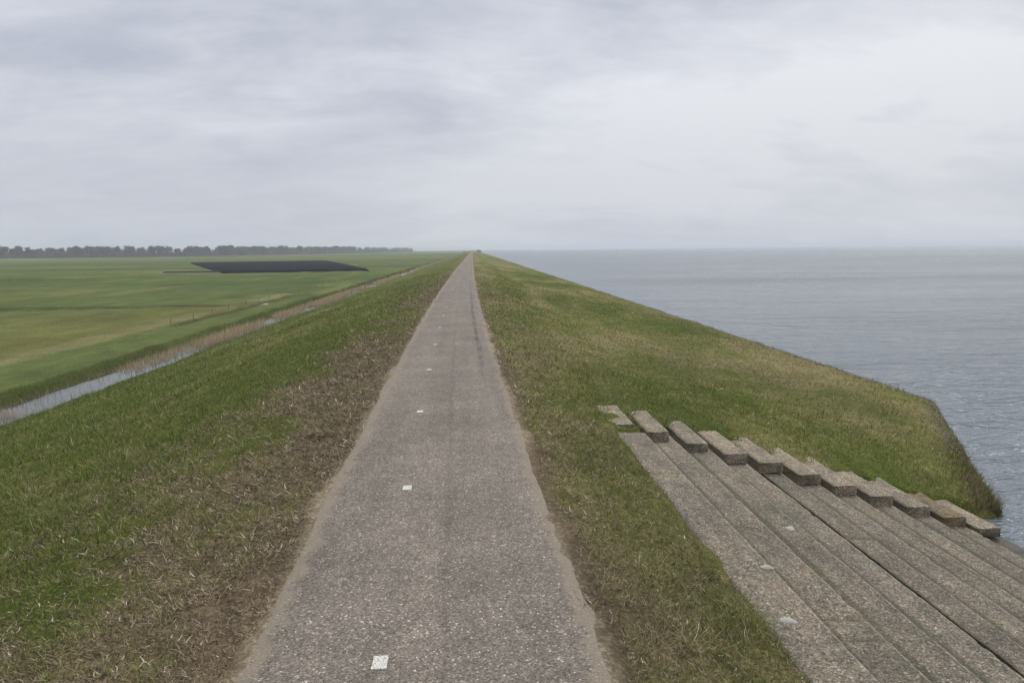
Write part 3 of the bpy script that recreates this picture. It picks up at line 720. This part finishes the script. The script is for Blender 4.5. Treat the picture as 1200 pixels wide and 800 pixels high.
row((-350, 925), (-250, 1400), 54, 1.02, 1.06, 9)
row((-232, 1380), (-165, 1800), 26, 1.0, .9, 8)
# undergrowth below the row, reading as one band
n = 60000; t = rng.random(n); seg = rng.random(n) < .5
seg3 = rng.random(n) < .16
bx = np.where(seg3, -232+70*t, np.where(seg, -600+255*t, -342+110*t))+rng.normal(0, 4, n); by = np.where(seg3, 1380+430*t, np.where(seg, 700+180*t, 885+490*t))+rng.normal(0, 6, n)
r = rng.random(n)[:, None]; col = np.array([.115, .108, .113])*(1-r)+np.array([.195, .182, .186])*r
ub = blades('undergrowth', bx, by, 3.0+19*rng.random(n)**1.3*(fbm(bx*.05, by*.03, 95, 3)), .22+.25*rng.random(n), rng.uniform(.1, .8, n), rng.uniform(0, .6, n), rng.uniform(0, 6.28, n), col, M_reed, z0=np.full(n, FIELD_Z)); tag(ub, kind='stuff')
# a few small bushes at the far end of the dike
def bush(x, y, z, H, lab, seed):
    rr = np.random.default_rng(seed); V, F = [], []
    for _ in range(420):
        d = rr.normal(size=3); d /= np.linalg.norm(d); q = d*np.array([.62, .62, .5])*H*rr.random()**.4+np.array([0, 0, .52*H]); e = rr.normal(size=(3, 3))*H*.07; m = len(V)
        V += [tuple(q+e[k]) for k in range(3)]; F.append((m, m+1, m+2))
    o = mesh_obj('bush', V, F, M_bush, None, False); o.location = (x, y, z); tag(o, lab, 'bush', 'bushes at the far end of the dike')
for i, (x, y, H) in enumerate(((7, 900, 3.2), (10.5, 960, 2.8), (-14, 1150, 3.0))):
    bush(x, y, float(height(x, y, False)), H, 'tiny hazy bush at the far end of the dike where the path vanishes', i)

# ------------------------------------------------------------------ haze
HZ = -9.; HT = 14.; HX = 14000
hb = [(-HX, -3500, HZ), (HX, -3500, HZ), (HX, HX, HZ), (-HX, HX, HZ), (-HX, -3500, HT), (HX, -3500, HT), (HX, HX, HT), (-HX, HX, HT)]
haze = mesh_obj('haze', hb, [(3, 2, 1, 0), (4, 5, 6, 7), (0, 1, 5, 4), (1, 2, 6, 5), (2, 3, 7, 6), (3, 0, 4, 7)], None, None, False); tag(haze, kind='stuff')
s = NT('haze'); s.n.remove(s.bsdf)
vol = s('VolumePrincipled', {'Color': (.80, .86, .95, 1), 'Density': .00033, 'Anisotropy': .0}); s.link(vol.outputs[0], s.out.inputs['Volume']); haze.data.materials.append(s.m)

# ------------------------------------------------------------------ sky, sun
SUN_EL, SUN_AZ = R(47), R(42)                      # azimuth clockwise from +Y
w = bpy.data.worlds.new('World'); scene.world = w; w.use_nodes = True; t = w.node_tree
class WT(NT):
    def __init__(s, tree): s.t = tree; s.n = tree.nodes
s = WT(t); bg = s.n['Background']
sky = s('TexSky', sky_type='NISHITA'); sky.sun_disc = False; sky.sun_elevation = SUN_EL; sky.sun_rotation = SUN_AZ; sky.air_density = 1.5; sky.dust_density = 4
d = s('TexCoord').outputs['Generated']; xyz = s('SeparateXYZ', {'Vector': d}); dz = s.math('MAXIMUM', xyz.outputs['Z'], 0.)
den = s.math('ADD', dz, .30)
px = s.math('DIVIDE', xyz.outputs['X'], den); py = s.math('DIVIDE', xyz.outputs['Y'], den)
pv = s('CombineXYZ', {'X': px, 'Y': py, 'Z': 0.}).outputs[0]
c1 = s.noise(s.scaled(pv, (.95, 1.35, 1), (0, 0, R(-22))), 1.0, 6, .5, .45)
c2 = s.noise(s.scaled(pv, (2.6, 4.6, 1), (0, 0, R(-28))), 1.0, 6, .55, .6)
c3 = s.noise(s.scaled(pv, (7, 12, 1), (0, 0, R(-20))), 1.0, 5, .6, .4)
cl = s.math('ADD', s.math('ADD', s.math('MULTIPLY', c1, .56), s.math('MULTIPLY', c2, .32)), s.math('MULTIPLY', c3, .12))
# glow of the veiled sun behind the clouds
ga = R(27); fwd = (math.sin(ga), math.cos(ga), 0); rgt = (math.cos(ga), -math.sin(ga), 0)
dot = s('VectorMath', {0: d, 1: fwd}, operation='DOT_PRODUCT').outputs['Value']
lx = s('VectorMath', {0: d, 1: rgt}, operation='DOT_PRODUCT').outputs['Value']
lz = s.math('SUBTRACT', s.math('SUBTRACT', xyz.outputs['Z'], .165), s.math('MULTIPLY', lx, .17))
lz = s.math('ADD', lz, s.math('MULTIPLY', s.math('SUBTRACT', c2, .5), .16))
e2 = s.math('ADD', s.math('POWER', s.math('DIVIDE', lx, .36), 2.), s.math('POWER', s.math('DIVIDE', lz, .085), 2.))
glow = s.math('MULTIPLY', s.math('POWER', 2.718, s.math('MULTIPLY', e2, -1.)), s.math('GREATER_THAN', dot, 0.))
wide = s.math('MULTIPLY', s.math('POWER', 2.718, s.math('MULTIPLY', s.math('ADD', s.math('POWER', s.math('DIVIDE', lx, .75), 2.), s.math('POWER', s.math('DIVIDE', lz, .30), 2.)), -1.)), s.math('GREATER_THAN', dot, 0.))
val = s.math('ADD', s.math('ADD', s.math('SUBTRACT', cl, .018), s.math('MULTIPLY', wide, .07)), s.math('MULTIPLY', glow, .125))
cc = s.ramp(val, [(.40, (5.5, 5.85, 6.9)), (.475, (6.5, 6.8, 7.75)), (.54, (7.4, 7.7, 8.5)), (.64, (8.8, 9.05, 9.6))])
cc = s.mix(1, cc, s.ramp(dz, [(0, 1.0), (.45, 1.0), (1, 1.0)]), 'MULTIPLY')
zen = s.math('ADD', 1., s.math('MULTIPLY', s.ramp(dz, [(.42, 0), (1, 1)], 'EASE'), 1.75))
cc = s.mix(s.ramp(dz, [(.40, 0), (.75, 1)]), cc, (7.6, 7.45, 7.1))
cc = s('VectorMath', {0: cc, 'Scale': zen}, operation='SCALE').outputs[0]
hor = s.ramp(dz, [(0., 1), (.10, .75), (.22, 0)])
cc = s.mix(s.math('MULTIPLY', hor, .75), cc, s.mix(s.ramp(dot, [(.7, 0), (1, 1)]), (6.3, 6.7, 7.5), (7.0, 7.4, 8.1)))
fin = s.mix(.94, sky.outputs[0], cc)
s.link(fin, bg.inputs['Color']); bg.inputs['Strength'].default_value = .09
sl = bpy.data.lights.new('sun', 'SUN'); sl.energy = 1.5; sl.angle = R(16); sl.color = (1, .97, .92)
so = bpy.data.objects.new('sun', sl); C.objects.link(so)
sd = Vector((math.sin(SUN_AZ)*math.cos(SUN_EL), math.cos(SUN_AZ)*math.cos(SUN_EL), math.sin(SUN_EL)))
so.rotation_euler = (-sd).to_track_quat('-Z', 'Y').to_euler(); so.location = (0, 0, 60)

# ------------------------------------------------------------------ camera
cam = bpy.data.cameras.new('camera'); co = bpy.data.objects.new('camera', cam); C.objects.link(co); scene.camera = co
cam.sensor_width = 36; cam.lens = 24; cam.clip_start = .05; cam.clip_end = 40000
co.matrix_world = Matrix.Translation((0, 0, CAM_Z)) @ Matrix.Rotation(-YAW, 4, 'Z') @ Matrix.Rotation(R(90-7.69), 4, 'X') @ Matrix.Rotation(R(-.48), 4, 'Z')
scene.render.engine = 'CYCLES'
scene.cycles.volume_bounces = 1; scene.cycles.max_bounces = 6
vs = scene.view_settings; vs.view_transform = 'Standard'; vs.look = 'None'; vs.gamma = 1; vs.use_curve_mapping = False; vs.exposure = 0
